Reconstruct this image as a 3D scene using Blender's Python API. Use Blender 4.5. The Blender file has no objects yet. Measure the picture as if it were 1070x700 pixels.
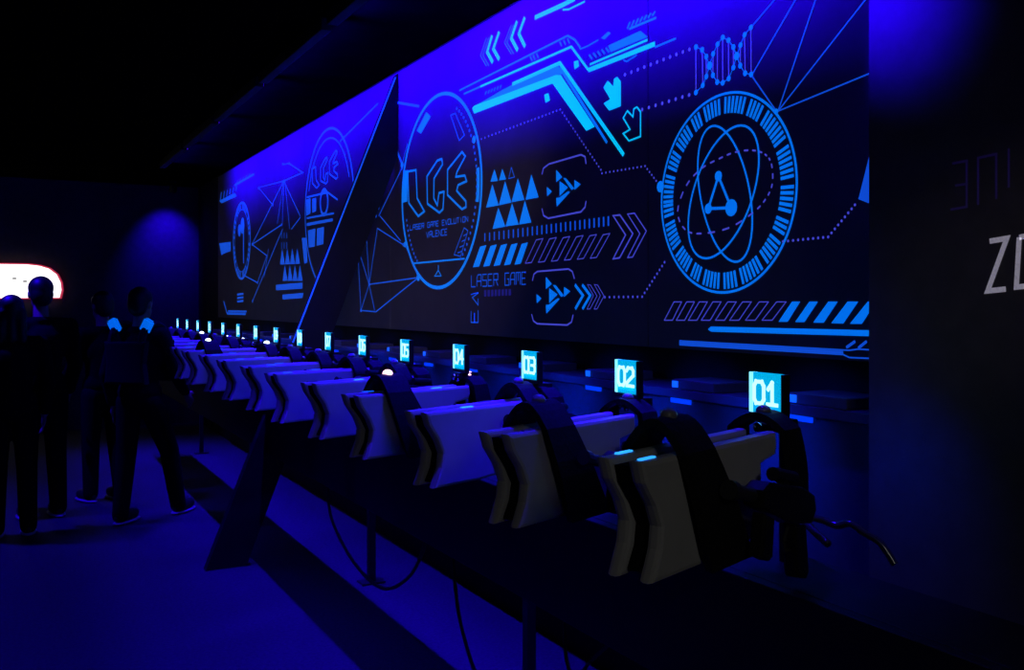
import bpy, bmesh, math, random
from mathutils import Vector, Matrix
random.seed(7)
C = bpy.context.scene.collection
PI = math.pi

# ------------------------------------------------------------------ camera model (1070 x 700)
FPX = 978.0; EYE = 1.6; HOR = 316.0
PHI = math.atan(532.0 / FPX)
SN, CS = math.sin(PHI), math.cos(PHI)
def ray(px, py):
    u = (px - 535) / FPX; v = (HOR - py) / FPX
    return Vector((SN + u * CS, CS - u * SN, v))
def on_x(px, py, X):
    d = ray(px, py); t = X / d.x
    return Vector((X, d.y * t, EYE + d.z * t))
def on_z(px, py, z):
    d = ray(px, py); t = (z - EYE) / d.z
    return Vector((d.x * t, d.y * t, z))
def at_depth(px, py, t):
    d = ray(px, py)
    return Vector((d.x * t, d.y * t, EYE + d.z * t))

cam = bpy.data.cameras.new('camera'); cam.sensor_width = 36; cam.lens = FPX / 1070 * 36
cam.shift_y = -(350 - HOR) / 1070; cam.clip_start = .02; cam.clip_end = 100
co = bpy.data.objects.new('camera', cam); C.objects.link(co)
co.location = (0, 0, EYE); co.rotation_euler = (PI / 2, 0, -PHI)
bpy.context.scene.camera = co

# ------------------------------------------------------------------ materials
def mat(name, col, rough=.6, spec=.5, metal=0, em=None, es=0, noise=0, nscale=20, bump=0):
    m = bpy.data.materials.new(name); m.use_nodes = True
    nt = m.node_tree; b = nt.nodes['Principled BSDF']
    b.inputs['Base Color'].default_value = (*col, 1); b.inputs['Roughness'].default_value = rough
    b.inputs['Specular IOR Level'].default_value = spec; b.inputs['Metallic'].default_value = metal
    if em:
        b.inputs['Emission Color'].default_value = (*em, 1); b.inputs['Emission Strength'].default_value = es
    if noise or bump:
        tc = nt.nodes.new('ShaderNodeTexCoord'); n = nt.nodes.new('ShaderNodeTexNoise')
        n.inputs['Scale'].default_value = nscale; n.inputs['Detail'].default_value = 5
        nt.links.new(tc.outputs['Object'], n.inputs['Vector'])
        if noise:
            r = nt.nodes.new('ShaderNodeValToRGB')
            r.color_ramp.elements[0].position = .3; r.color_ramp.elements[1].position = .7
            r.color_ramp.elements[0].color = (*[c * (1 - noise) for c in col], 1)
            r.color_ramp.elements[1].color = (*[min(1, c * (1 + noise)) for c in col], 1)
            nt.links.new(n.outputs['Fac'], r.inputs['Fac']); nt.links.new(r.outputs['Color'], b.inputs['Base Color'])
        if bump:
            bp = nt.nodes.new('ShaderNodeBump'); bp.inputs['Strength'].default_value = bump; bp.inputs['Distance'].default_value = .004
            nt.links.new(n.outputs['Fac'], bp.inputs['Height']); nt.links.new(bp.outputs['Normal'], b.inputs['Normal'])
    return m
M = {}
M['floor'] = mat('floor_carpet', (.045, .045, .05), .85, .2, noise=.25, nscale=60, bump=.3)
M['wall_black'] = mat('black_wall_paint', (.012, .012, .014), .8, .2, noise=.2, nscale=8)
M['ceiling'] = mat('black_ceiling_paint', (.002, .002, .0022), 1, 0, noise=.2, nscale=6)
M['pilaster'] = mat('dark_pilaster_paint', (.1, .095, .1), .7, .25, noise=.12, nscale=14)
M['board'] = mat('mural_board', (.17, .15, .19), .6, .2, noise=.08, nscale=5)
M['ink_cyan'] = mat('cyan_fluorescent_ink', (.1, .6, .9), .6, .2, em=(0, .5, .85), es=1)
M['ink_sky'] = mat('sky_blue_fluorescent_ink', (.08, .4, .9), .6, .2, em=(.0, .15, .78), es=1)
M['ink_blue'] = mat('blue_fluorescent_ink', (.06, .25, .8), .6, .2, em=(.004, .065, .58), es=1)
M['ink_violet'] = mat('violet_fluorescent_ink', (.25, .25, .8), .6, .2, em=(.05, .055, .52), es=1)
M['ink_dim'] = mat('dim_violet_fluorescent_ink', (.15, .12, .5), .6, .2, em=(.006, .006, .11), es=1)
M['gloss_black'] = mat('glossy_black_laminate', (.06, .06, .08), .28, .5, noise=.1)
M['rack'] = mat('black_steel', (.01, .01, .012), .5, .4, noise=.2, nscale=30)
M['beam'] = mat('black_beam_paint', (.012, .012, .014), .55, .3, noise=.2, nscale=10)
M['beam_edge'] = mat('beam_edge_trim', (.3, .32, .4), .35, .5)
M['plate'] = mat('white_vest_plastic', (.5, .5, .49), .45, .4, noise=.06, nscale=12)
M['pad'] = mat('black_foam_padding', (.01, .01, .011), .9, .1, noise=.3, nscale=80, bump=.4)
M['strap'] = mat('black_nylon_webbing', (.012, .012, .014), .75, .2, noise=.3, nscale=120, bump=.3)
M['gun'] = mat('black_phaser_plastic', (.012, .012, .014), .4, .4, noise=.15, nscale=30)
M['gun_grey'] = mat('dark_grey_phaser_plastic', (.035, .035, .04), .4, .4)
M['led_off'] = mat('unlit_sensor_lens', (.2, .2, .22), .2, .6)
M['led_white'] = mat('lit_white_sensor', (.8, .8, .8), .3, .5, em=(.75, 1, .95), es=3)
M['led_pink'] = mat('lit_pink_sensor', (.8, .8, .8), .3, .5, em=(1, .55, .5), es=2.6)
M['led_cyan'] = mat('lit_cyan_window', (.3, .6, .8), .3, .5, em=(.02, .32, 1), es=1.5)
M['led_blue'] = mat('lit_blue_window', (.3, .6, .8), .3, .5, em=(.0, .1, .85), es=1)
M['led_pilot'] = mat('lit_blue_pilot_lens', (.02, .08, .3), .4, .2, em=(0, .04, .9), es=1.0)  # emission stands in for blue light falling on the ledge front
M['led_shoulder'] = mat('lit_blue_shoulder_sensor', (.02, .08, .3), .4, .2, em=(0, .15, .9), es=.8)
M['sign_panel'] = mat('lit_cyan_acrylic', (.03, .1, .15), .6, .05, em=(0, .42, .78), es=1.0)
M['sign_digit'] = mat('lit_pale_cyan_digits', (.6, .9, .9), .3, .5, em=(.5, 1, 1), es=1.3)
M['sign_border'] = mat('lit_acrylic_edge', (.6, .9, .9), .3, .5, em=(.25, .85, 1), es=1.2)
M['dock'] = mat('dark_blue_dock_plastic', (.07, .07, .09), .35, .5)
M['chrome'] = mat('polished_metal', (.5, .5, .52), .25, .5, metal=1)
M['cord'] = mat('black_rubber_cord', (.012, .012, .013), .5, .4, noise=.1)
M['cord_gloss'] = mat('glossy_black_cable', (.04, .04, .05), .18, .8, noise=.1)
M['housing'] = mat('black_lamp_housing', (.01, .01, .011), .5, .3, noise=.1)
M['lens_blue'] = mat('lit_blue_lamp_lens', (.05, .02, .3), .3, .3, em=(.06, .0, 1), es=4)
M['screen'] = mat('lit_white_screen', (.8, .8, .8), .4, .3, em=(1, .97, .95), es=1.6)
M['screen_rim'] = mat('lit_red_rim', (.4, .02, .05), .4, .3, em=(.45, .03, .08), es=.8)
M['screen_mark'] = mat('grey_screen_mark', (.3, .3, .3), .5, .3, em=(.5, .5, .5), es=.5)
M['letter_white'] = mat('white_stencil_paint', (.8, .8, .82), .8, .2, em=(.3, .28, .36), es=.5, noise=.25, nscale=90)
M['letter_faint'] = mat('faint_blue_paint', (.14, .14, .22), .7, .2, em=(.002, .0, .018), es=1)
M['skin'] = mat('skin', (.3, .19, .14), .55, .4)
M['hair_dark'] = mat('dark_hair', (.012, .01, .009), .5, .4, noise=.3, nscale=120)
M['cloth_black'] = mat('black_cloth', (.006, .006, .007), 1, .03, noise=.2, nscale=60)
M['cloth_navy'] = mat('navy_cloth', (.01, .01, .013), 1, .03, noise=.2, nscale=60)
M['denim'] = mat('dark_denim', (.009, .009, .011), 1, .03, noise=.25, nscale=90)
M['shoe'] = mat('dark_shoe', (.015, .015, .017), .6, .3)
M['sole'] = mat('pale_shoe_sole', (.5, .5, .5), .6, .3)

# ------------------------------------------------------------------ object helpers
def obj(name, bm, m, parent=None, smooth=False, loc=None):
    me = bpy.data.meshes.new(name)
    bmesh.ops.recalc_face_normals(bm, faces=bm.faces[:])
    bm.to_mesh(me); bm.free()
    if m: me.materials.append(m)
    if smooth:
        for p in me.polygons: p.use_smooth = True
    o = bpy.data.objects.new(name, me); C.objects.link(o)
    if parent: o.parent = parent
    if loc: o.location = loc
    return o
def inst(src, parent, m=None, name=None):
    o = src.copy(); C.objects.link(o); o.parent = parent
    if m:
        o.material_slots[0].link = 'OBJECT'; o.material_slots[0].material = m
    return o
def tag(o, label, cat, group=None):
    o['label'] = label; o['category'] = cat
    if group: o['group'] = group
    return o
def thing(name, label, cat, loc=(0, 0, 0), rz=0, group=None):
    o = bpy.data.objects.new(name, None); C.objects.link(o); o.empty_display_size = .1
    o.location = loc; o.rotation_euler = (0, 0, rz)
    return tag(o, label, cat, group)
def struct(o):
    o['kind'] = 'structure'; return o
def box(bm, x0, x1, y0, y1, z0, z1, bev=0):
    r = bmesh.ops.create_cube(bm, size=1)
    for v in r['verts']:
        v.co = Vector((x0 + (v.co.x + .5) * (x1 - x0), y0 + (v.co.y + .5) * (y1 - y0), z0 + (v.co.z + .5) * (z1 - z0)))
    if bev:
        es = list({e for v in r['verts'] for e in v.link_edges})
        bmesh.ops.bevel(bm, geom=es, offset=bev, segments=2, affect='EDGES', profile=.6)
    return r
def newbox(*a, **k):
    bm = bmesh.new(); box(bm, *a, **k); return bm
def tube(bm, pts, r, seg=10, closed_caps=True):
    pts = [Vector(p) for p in pts]; n = len(pts)
    rs = r if isinstance(r, (list, tuple)) else [r] * n
    rings = []; up = Vector((0, 0, 1))
    t0 = (pts[1] - pts[0]).normalized()
    a = t0.cross(up)
    if a.length < 1e-3: a = t0.cross(Vector((1, 0, 0)))
    a.normalize()
    for i, p in enumerate(pts):
        t = (pts[min(i + 1, n - 1)] - pts[max(i - 1, 0)]).normalized()
        a = (a - t * a.dot(t)).normalized(); b = t.cross(a)
        rings.append([bm.verts.new(p + (a * math.cos(2 * PI * k / seg) + b * math.sin(2 * PI * k / seg)) * rs[i]) for k in range(seg)])
    for i in range(n - 1):
        for k in range(seg):
            bm.faces.new((rings[i][k], rings[i][(k + 1) % seg], rings[i + 1][(k + 1) % seg], rings[i + 1][k]))
    if closed_caps:
        bm.faces.new(rings[0]); bm.faces.new(rings[-1])
def catmull(pts, n=8, closed=False):
    P = [Vector(p) for p in pts]; out = []; L = len(P)
    rng = L if closed else L - 1
    for i in range(rng):
        g = lambda k: P[k % L] if closed else P[max(0, min(L - 1, k))]
        p0, p1, p2, p3 = g(i - 1), g(i), g(i + 1), g(i + 2)
        for k in range(n):
            t = k / n
            out.append(.5 * ((2 * p1) + (p2 - p0) * t + (2 * p0 - 5 * p1 + 4 * p2 - p3) * t * t + (3 * p1 - p0 - 3 * p2 + p3) * t ** 3))
    if not closed: out.append(P[-1])
    return out
def prism(bm, outline, axis, d0, d1, bev=0):
    """outline: list of (a, z); extruded along the other horizontal axis from d0 to d1. axis 'x': a is x, depth y; axis 'y': a is y, depth x"""
    mk = (lambda a, z, d: (a, d, z)) if axis == 'x' else (lambda a, z, d: (d, a, z))
    v0 = [bm.verts.new(mk(a, z, d0)) for a, z in outline]; v1 = [bm.verts.new(mk(a, z, d1)) for a, z in outline]
    n = len(outline); fs = [bm.faces.new(v0), bm.faces.new(v1)]
    for i in range(n): fs.append(bm.faces.new((v0[i], v0[(i + 1) % n], v1[(i + 1) % n], v1[i])))
    bmesh.ops.recalc_face_normals(bm, faces=fs)
    if bev:
        es = list(fs[0].edges) + list(fs[1].edges)
        bmesh.ops.bevel(bm, geom=es, offset=bev, segments=2, affect='EDGES', profile=.6)

# ------------------------------------------------------------------ room
XW = 2.3; XP = 2.0; YFAR = 13.0; HC = 3.3
MT = on_x(480, 40, XW).z; MB_ = on_x(480, 348.5, XW).z
YP = on_x(908, 300, XP).y
YM1 = on_x(229, 300, XW).y
HC = MT + .02
struct(obj('floor', newbox(-4.2, 2.5, -3.2, YFAR + .2, -.1, 0), M['floor']))
struct(obj('ceiling', newbox(-4.2, 2.5, -3.2, YFAR + .2, HC, HC + .1), M['ceiling']))
struct(obj('wall_right', newbox(XW, XW + .2, -3.2, YFAR + .2, 0, HC), M['wall_black']))
struct(obj('wall_far', newbox(-4.2, XW, YFAR, YFAR + .2, 0, HC), M['pilaster']))
struct(obj('wall_left', newbox(-4.2, -4.0, -3.2, YFAR, 0, HC), M['wall_black']))
struct(obj('wall_back', newbox(-4.0, XW, -3.2, -3.0, 0, HC), M['wall_black']))
struct(obj('trim_1', newbox(XP, XW, -3.0, YP, 0, HC), M['pilaster']))

# ------------------------------------------------------------------ stroke font (unit box, y up)
FONT = {
 '0': [[(.2, 0), (.8, 0), (1, .2), (1, .8), (.8, 1), (.2, 1), (0, .8), (0, .2), (.2, 0)]],
 '1': [[(.15, .7), (.55, 1), (.55, 0)], [(.1, 0), (1, 0)]],
 '2': [[(0, .85), (.2, 1), (.8, 1), (1, .85), (1, .6), (0, .15), (0, 0), (1, 0)]],
 '3': [[(0, 1), (.8, 1), (1, .85), (1, .62), (.8, .5), (1, .38), (1, .15), (.8, 0), (0, 0)], [(.3, .5), (.8, .5)]],
 '4': [[(.8, 0), (.8, 1), (0, .35), (1, .35)]],
 '5': [[(1, 1), (0, 1), (0, .55), (.8, .55), (1, .42), (1, .15), (.8, 0), (0, 0)]],
 '6': [[(1, 1), (.2, 1), (0, .8), (0, .15), (.2, 0), (.8, 0), (1, .15), (1, .4), (.8, .55), (0, .55)]],
 '7': [[(0, 1), (1, 1), (.4, 0)]],
 '8': [[(.2, .52), (0, .65), (0, .85), (.2, 1), (.8, 1), (1, .85), (1, .65), (.8, .52), (.2, .52), (0, .38), (0, .15), (.2, 0), (.8, 0), (1, .15), (1, .38), (.8, .52)]],
 '9': [[(0, 0), (.8, 0), (1, .2), (1, .85), (.8, 1), (.2, 1), (0, .85), (0, .6), (.2, .45), (1, .45)]],
 'L': [[(0, 1), (0, 0), (1, 0)]], 'A': [[(0, 0), (0, .75), (.25, 1), (1, 1), (1, 0)], [(0, .45), (1, .45)]],
 'S': [[(1, 1), (0, 1), (0, .5), (1, .5), (1, 0), (0, 0)]], 'E': [[(1, 1), (0, 1), (0, 0), (1, 0)], [(0, .5), (.8, .5)]],
 'R': [[(0, 0), (0, 1), (1, 1), (1, .5), (0, .5)], [(.5, .5), (1, 0)]],
 'G': [[(1, 1), (0, 1), (0, 0), (1, 0), (1, .5), (.55, .5)]], 'M': [[(0, 0), (0, 1), (1, 1), (1, 0)], [(.5, 1), (.5, .3)]],
 'V': [[(0, 1), (.5, 0), (1, 1)]], 'O': [[(0, 0), (1, 0), (1, 1), (0, 1), (0, 0)]], 'U': [[(0, 1), (0, 0), (1, 0), (1, 1)]],
 'T': [[(0, 1), (1, 1)], [(.5, 1), (.5, 0)]], 'I': [[(.5, 0), (.5, 1)]], 'N': [[(0, 0), (0, 1), (1, 0), (1, 1)]],
 'C': [[(1, 1), (0, 1), (0, 0), (1, 0)]], 'Z': [[(0, 1), (1, 1), (0, 0), (1, 0)]], ' ': [],
}
def text_lines(s, gap=.35):
    """strokes of a word laid in a unit box"""
    n = len(s); adv = 1 + gap; tot = n * adv - gap; out = []
    for i, ch in enumerate(s):
        for st in FONT[ch]: out.append([((i * adv + x) / tot, y) for x, y in st])
    return out

# ------------------------------------------------------------------ mural (flat print on the wall boards)
class Ink:
    """flat print in a wall plane X = const; points are photo pixels projected onto that plane"""
    def __init__(s, X): s.bm = bmesh.new(); s.X = X; s.k = 0
    def w(s, p): q = on_x(p[0], p[1], s.X); return Vector((q.y, q.z))
    def sc(s, p):            # metres per pixel (vertical)
        return (on_x(p[0], p[1] - .5, s.X) - on_x(p[0], p[1] + .5, s.X)).length
    def _v(s, q): return s.bm.verts.new((s.X - .0000025 * (s.k % 60), q.x, q.y))
    def polyw(s, pts):
        s.k += 1
        try: s.bm.faces.new([s._v(q) for q in pts])
        except Exception: pass
    def poly(s, *pts): s.polyw([s.w(p) for p in pts])
    def linew(s, pts, wd, closed=False):
        P = list(pts)
        if closed: P.append(P[0])
        P2 = [P[0]]
        for q in P[1:]:
            if (q - P2[-1]).length > 1e-5: P2.append(q)
        P = P2; n = len(P)
        if n < 2: return
        s.k += 1
        L, R = [], []
        for i in range(n):
            if closed: a = P[i - 1] if i > 0 else P[n - 2]; b = P[i + 1] if i < n - 1 else P[1]
            else: a = P[max(i - 1, 0)]; b = P[min(i + 1, n - 1)]
            t1 = (P[i] - a); t2 = (b - P[i])
            if t1.length < 1e-7: t1 = t2
            if t2.length < 1e-7: t2 = t1
            t1 = t1.normalized(); t2 = t2.normalized(); t = (t1 + t2)
            t = t.normalized() if t.length > .3 else t2
            nn = Vector((-t.y, t.x)); m = nn.dot(Vector((-t1.y, t1.x))); m = max(.45, abs(m))
            L.append(s._v(P[i] + nn * wd / 2 / m)); R.append(s._v(P[i] - nn * wd / 2 / m))
        for i in range(n - 1):
            try: s.bm.faces.new((L[i], R[i], R[i + 1], L[i + 1]))
            except Exception: pass
    def line(s, pts, px=2.0, closed=False):
        m = sum(s.sc(p) for p in pts) / len(pts)
        s.linew([s.w(p) for p in pts], px * m, closed)
    def dotw(s, q, r): s.polyw([q + Vector((math.cos(a * PI / 6), math.sin(a * PI / 6))) * r for a in range(12)])
    def dot(s, p, px): s.dotw(s.w(p), px * s.sc(p))
    def dots(s, pts, step, px):
        for i in range(len(pts) - 1):
            a, b = Vector(pts[i]), Vector(pts[i + 1]); n = max(1, round((b - a).length / step))
            for k in range(n): s.dot(a.lerp(b, k / n), px)
    def circw(s, c, r, wd, a0=0, a1=360):
        n = max(8, int(abs(a1 - a0) / 4))
        P = [c + Vector((math.cos(math.radians(a0 + (a1 - a0) * k / n)), math.sin(math.radians(a0 + (a1 - a0) * k / n)))) * r for k in range(n + 1)]
        if a1 - a0 == 360: s.linew(P[:-1], wd, True)
        else: s.linew(P, wd)
    def quad_text(s, word, tl, tr, bl, br, px, gap=.35):
        tl, tr, bl, br = map(Vector, (tl, tr, bl, br))
        for st in text_lines(word, gap):
            s.line([bl.lerp(br, x).lerp(tl.lerp(tr, x), y) for x, y in st], px)
    def done(s, name, m, parent): return obj(name, s.bm, M[m], parent)

XB = XW - .014; XI = XB - .0015
mural = thing('wall_mural', 'long dark wall mural of glowing blue circuit and dial graphics behind the vest rack', 'mural', (XB, 0, 0))
mural.location = (0, 0, 0)
ys = [YP - .35, on_x(677, 200, XB).y, on_x(408, 200, XB).y, on_x(318, 250, XB).y, YM1]
for i in range(4):
    obj('board', newbox(XB, XW - .001, ys[i] + (.003 if i else 0), ys[i + 1] - .003, MB_, MT, bev=.002), M['board'], mural)
def zc(ox, oy, sc): return lambda *pts: [(ox + x / sc, oy + y / sc) for x, y in pts]
Z5 = zc(680, 0, 3.5); Z6 = zc(680, 180, 3.183); Z7 = zc(480, 0, 3.89); Z8 = zc(480, 160, 3.686)
Z1 = zc(480, 0, 6.367); Z3 = zc(570, 60, 5.0); ZL = zc(410, 150, 4.375); ZC = zc(390, 80, 2.917)
ZN = zc(340, 150, 3.5); ZF = zc(220, 180, 4.38); ZG = zc(300, 120, 3.89)

# big dial with the atom
cy0, cy1 = on_x(833, 200, XI).y, on_x(691, 200, XI).y
cz0, cz1 = on_x(762, 97, XI).z, on_x(762, 305, XI).z
dc = Vector(((cy0 + cy1) / 2, (cz0 + cz1) / 2)); dr = ((cy1 - cy0) + (cz0 - cz1)) / 4
k = Ink(XI); k.circw(dc, dr, .009)
groups = [(3, 5), (13, 4), (0, 0)]
a = 0
pat = [6, 4, 5, 3, 5, 6, 4, 7, 6, 5, 3, 5]
gi = 0
while a < 356:
    for j in range(pat[gi % len(pat)]):
        r_ = math.radians(a); d = Vector((math.cos(r_), math.sin(r_)))
        k.linew([dc + d * dr * .80, dc + d * dr * .965], .0115); a += 3.45
        if a > 358: break
    a += 2.6; gi += 1
k.done('dial_ring', 'ink_sky', mural)
k = Ink(XI)
def ell(c, v1, v2, n=48): return [(c[0] + v1[0] * math.cos(t) + v2[0] * math.sin(t), c[1] + v1[1] * math.cos(t) + v2[1] * math.sin(t)) for t in [2 * PI * i / n for i in range(n)]]
k.line(ell((757.5, 202.5), (-10, -71), (26.7, 3)), 2.2, True)
k.line(ell((756, 200.5), (22, -69), (29.7, 8)), 2.2, True)
m1, m2, m3 = (750.6, 184), (740, 218), (764, 217)
for p, q in ((m1, m2), (m2, m3), (m1, m3)): k.line([p, q], 3)
k.dot(m1, 5.5); k.dot(m2, 5.5); k.dot(m3, 9); k.dot((690, 195), 6); k.dot((811, 116.5), 3)
k.done('atom_emblem', 'ink_sky', mural)
k = Ink(XI)
dsh = catmull([(*p, 0) for p in [(717, 194), (733, 176), (751, 166), (768, 159), (786, 157), (799, 161), (806, 171), (807, 192), (800, 208), (787, 222), (762, 238), (733, 244), (716, 240), (708, 221)]], 4, True)
for i in range(0, len(dsh) - 1, 2): k.line([dsh[i][:2], dsh[i + 1][:2]], 1.8)
k.dots(Z7((75, 570), (410, 445), (575, 690)) + [(629, 181), (674, 173.5), (688, 192)], 4.0, 1.2)
k.dots([(632, 310.5), (671, 310), (697, 270)], 4.6, 1.4)
k.dots(Z6((440, 230), (590, 215), (690, 95)), 5.2, 1.5)
k.dots([(653, 78), (727, 49)], 7, 2.0); k.dots([(671, 114.5), (727, 97)], 7, 2.0)
k.done('dotted_line', 'ink_violet', mural)
# double helix and rays
k = Ink(XI)
s1 = Z5((165, 172), (188, 182), (203, 207), (215, 240), (227, 275), (243, 300), (263, 303), (285, 287), (302, 247), (314, 205), (328, 165), (343, 127), (366, 100))
s2 = Z5((165, 338), (190, 312), (203, 280), (215, 240), (228, 197), (244, 162), (263, 137), (284, 147), (302, 172), (314, 205), (327, 240), (345, 268), (367, 272))
for p, q in zip(s1, s2): k.line([p, q] if abs(p[1] - q[1]) > 1 else [p, (p[0], p[1] + 1)], 1.2)
k.done('helix_rungs', 'ink_violet', mural)
k = Ink(XI)
for i, st in enumerate((s1, s2)):
    k.line(st, .8)
    for j, p in enumerate(st): k.dot(p, 3.0 if j not in (3, 9) else 4.2)
k.done('double_helix', 'ink_sky', mural)
k = Ink(XI)
for p, q in (((787, 26), (809, 0)), ((787, 76), (831, 0)), ((813, 116), (852, 0)), ((813, 116), (904, 0)), ((813, 116), (925, 70)), ((786, 80), (811, 116)), ((809, 0), (830, -25)), ((831, 0), (855, -40)), ((852, 0), (862, -32)), ((904, 0), (925, -27))):
    k.line([p, q], 1.6)
k.poly((912, 148), (897, 208), (912, 214)); k.line([(897, 208), (915, 186)], 1.5)
k.done('ray_lines', 'ink_blue', mural)
# hatch and bars, lower right
k = Ink(XI)
for x0 in (45, 85, 125, 168, 215, 262, 315, 370):
    w_ = 27 + (x0 - 45) * .02
    k.line(Z6((x0, 492), (x0 + w_, 492), (x0 + w_ + 28 + x0 * .05, 431), (x0 + 30 + x0 * .05, 431)), 1.0, True)
k.done('outlined_hatch', 'ink_violet', mural)
k = Ink(XI)
for q in (((425, 497), (455, 497), (497, 430), (470, 430)), ((480, 498), (511, 498), (556, 430), (528, 430)), ((540, 500), (575, 500), (622, 430), (591, 430)), ((600, 502), (640, 503), (690, 430), (655, 430)), ((662, 504), (702, 504), (750, 430), (722, 430))):
    k.poly(*Z6(*q))
k.poly(*Z6((190, 522), (200, 513), (760, 526), (760, 546), (200, 530)))
k.done('filled_hatch', 'ink_sky', mural)
k = Ink(XI)
k.line(Z6((95, 560), (660, 592), (690, 588), (760, 592)), 1.4); k.line(Z6((95, 574), (640, 606), (660, 616), (760, 620)), 1.4)
k.poly(*Z6((95, 562), (640, 594), (640, 604), (95, 572)))
k.line(Z6((650, 583), (680, 562)), 3); k.line(Z6((690, 585), (718, 562)), 3)
k.done('base_bars', 'ink_blue', mural)
# folded arrow banner
k = Ink(XI)
k.poly(*Z7((385, 305), (412, 305), (550, 515), (516, 532), (378, 338)))
k.poly(*Z7((52, 440), (60, 430), (390, 306), (382, 338), (60, 462)))
k.line(Z7((215, 342), (408, 256), (668, 630)), 4.2)
k.line(Z7((85, 352), (455, 190), (525, 285)), 2.6)
k.line(Z7((525, 285), (795, 178)), 5); k.line(Z7((530, 262), (765, 162)), 2.4)
k.line(Z7((306, 72), (420, 20), (470, -6)), 5); k.line(Z7((420, 40), (445, 38), (510, 6)), 2)
k.poly(*Z7((465, 250), (483, 245), (486, 270), (468, 282))); k.poly(*Z7((345, 385), (362, 378), (368, 408), (350, 418)))
for st in (((265, 210), (225, 325), (265, 395)), ((218, 235), (185, 345), (222, 415)), ((435, 115), (395, 225), (437, 310)), ((383, 140), (345, 255), (388, 335))):
    k.line(Z1(*st), 4.6)
k.done('folded_arrow', 'ink_cyan', mural)
k = Ink(XI)
k.poly(*Z7((180, 362), (215, 345), (402, 268), (418, 300), (390, 306), (60, 430), (90, 415)))
k.line(Z7((0, 368), (440, 145), (470, 162), (492, 195)), 2); k.line(Z7((18, 382), (85, 352)), 1.8)
k.line(Z7((408, 275), (600, 580)), 3)
k.line(Z7((490, 200), (520, 188), (565, 162)), 1.5)
for i in range(5): k.line(Z7((527 + i * 17, 222 - i * 7), (540 + i * 17, 240 - i * 7)), 2)
k.poly(*Z7((605, 185), (735, 125), (765, 150), (615, 212)))
k.poly(*Z7((575, 155), (605, 128), (615, 135), (590, 160)))
for i in range(7): k.line(Z7((682 + i * 17, 118 - i * 9), (694 + i * 17, 88 - i * 7)), 2.2)
k.line(Z7((690, 118), (800, 72)), 2.4)
for x, y in ((288, 240), (300, 235), (314, 228), (408, 180), (424, 174), (440, 168)): k.line(Z7((x, y - 10), (x + 8, y + 8)), 1.8)
k.line(Z7((668, 245), (680, 250), (720, 225)), 1.4); k.line(Z7((795, 192), (880, 156)), 2)
for i in range(6): k.line(Z7((105 + i * 12, 385 - i * 5), (110 + i * 12, 370 - i * 5)), 1.6)
for st in (((180, 250), (140, 370), (180, 440)), ((345, 165), (300, 285), (345, 360))):
    k.line(Z1(*st), 1); k.line([(x + 2.6, y - .3) for x, y in Z1(*st)], 1)
k.done('arrow_lines', 'ink_sky', mural)
arrow = [(303, 158), (325, 121), (354, 152), (358, 112), (374, 101), (393, 125), (393, 255), (333, 278), (303, 240), (338, 218), (326, 196)]
k = Ink(XI); k.poly(*Z3(*arrow)); k.line(Z3(*[(x + 103, y + 158) for x, y in arrow]), 1.8, True); k.done('down_arrow', 'ink_cyan', mural)
# triangles, ticks, slashes
k = Ink(XI)
for t in (((120, 110), (135, 62), (148, 107)), ((153, 105), (165, 60), (180, 101)), ((103, 210), (127, 120), (151, 201)), ((152, 201), (176, 108), (200, 190)), ((201, 189), (225, 97), (250, 180)), ((255, 180), (277, 82), (305, 170)), ((128, 292), (150, 210), (177, 283)), ((178, 282), (203, 193), (228, 275)), ((230, 275), (252, 183), (277, 267))):
    k.poly(*Z8(*t))
k.done('triangle_grid', 'ink_sky', mural); k = Ink(XI)
for i in range(5):
    x = 52 + i * 40; y = 440 - i * 2.6
    k.poly(*Z8((x, y), (x + 24, y - 4), (x + 52, y - 86), (x + 28, y - 80)))
k.done('slash_row', 'ink_sky', mural)
k = Ink(XI)
k.line(Z8((190, 98), (200, 55), (212, 92)), 1, True)
for i in range(27):
    x = 98 + i * 18.3; y = 308 - i * 2.5; k.line(Z8((x, y), (x, y + 32 + i * .2)), 2.2 + i * .02)
k.done('tick_row', 'ink_blue', mural)
k = Ink(XI)
for i in range(6):
    x = 254 + i * 50; y = 424 - i * 3.9
    k.line(Z8((x, y), (x + 24, y - 3), (x + 68 + i * 1.5, y - 95), (x + 42 + i * 1.5, y - 90)), 1.0, True)
k.line(Z8((592, 241), (618, 238), (668, 310), (617, 403), (592, 407), (640, 315)), 1.7, True)
k.line(Z8((648, 235), (674, 231), (720, 300), (667, 400), (648, 402), (695, 310)), 1.3, True)
for dx in (0, 27): k.line(Z8((493 + dx, 506), (516 + dx, 548), (492 + dx, 600), (503 + dx, 600), (530 + dx, 550), (505 + dx, 508)), .8, True)
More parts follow.
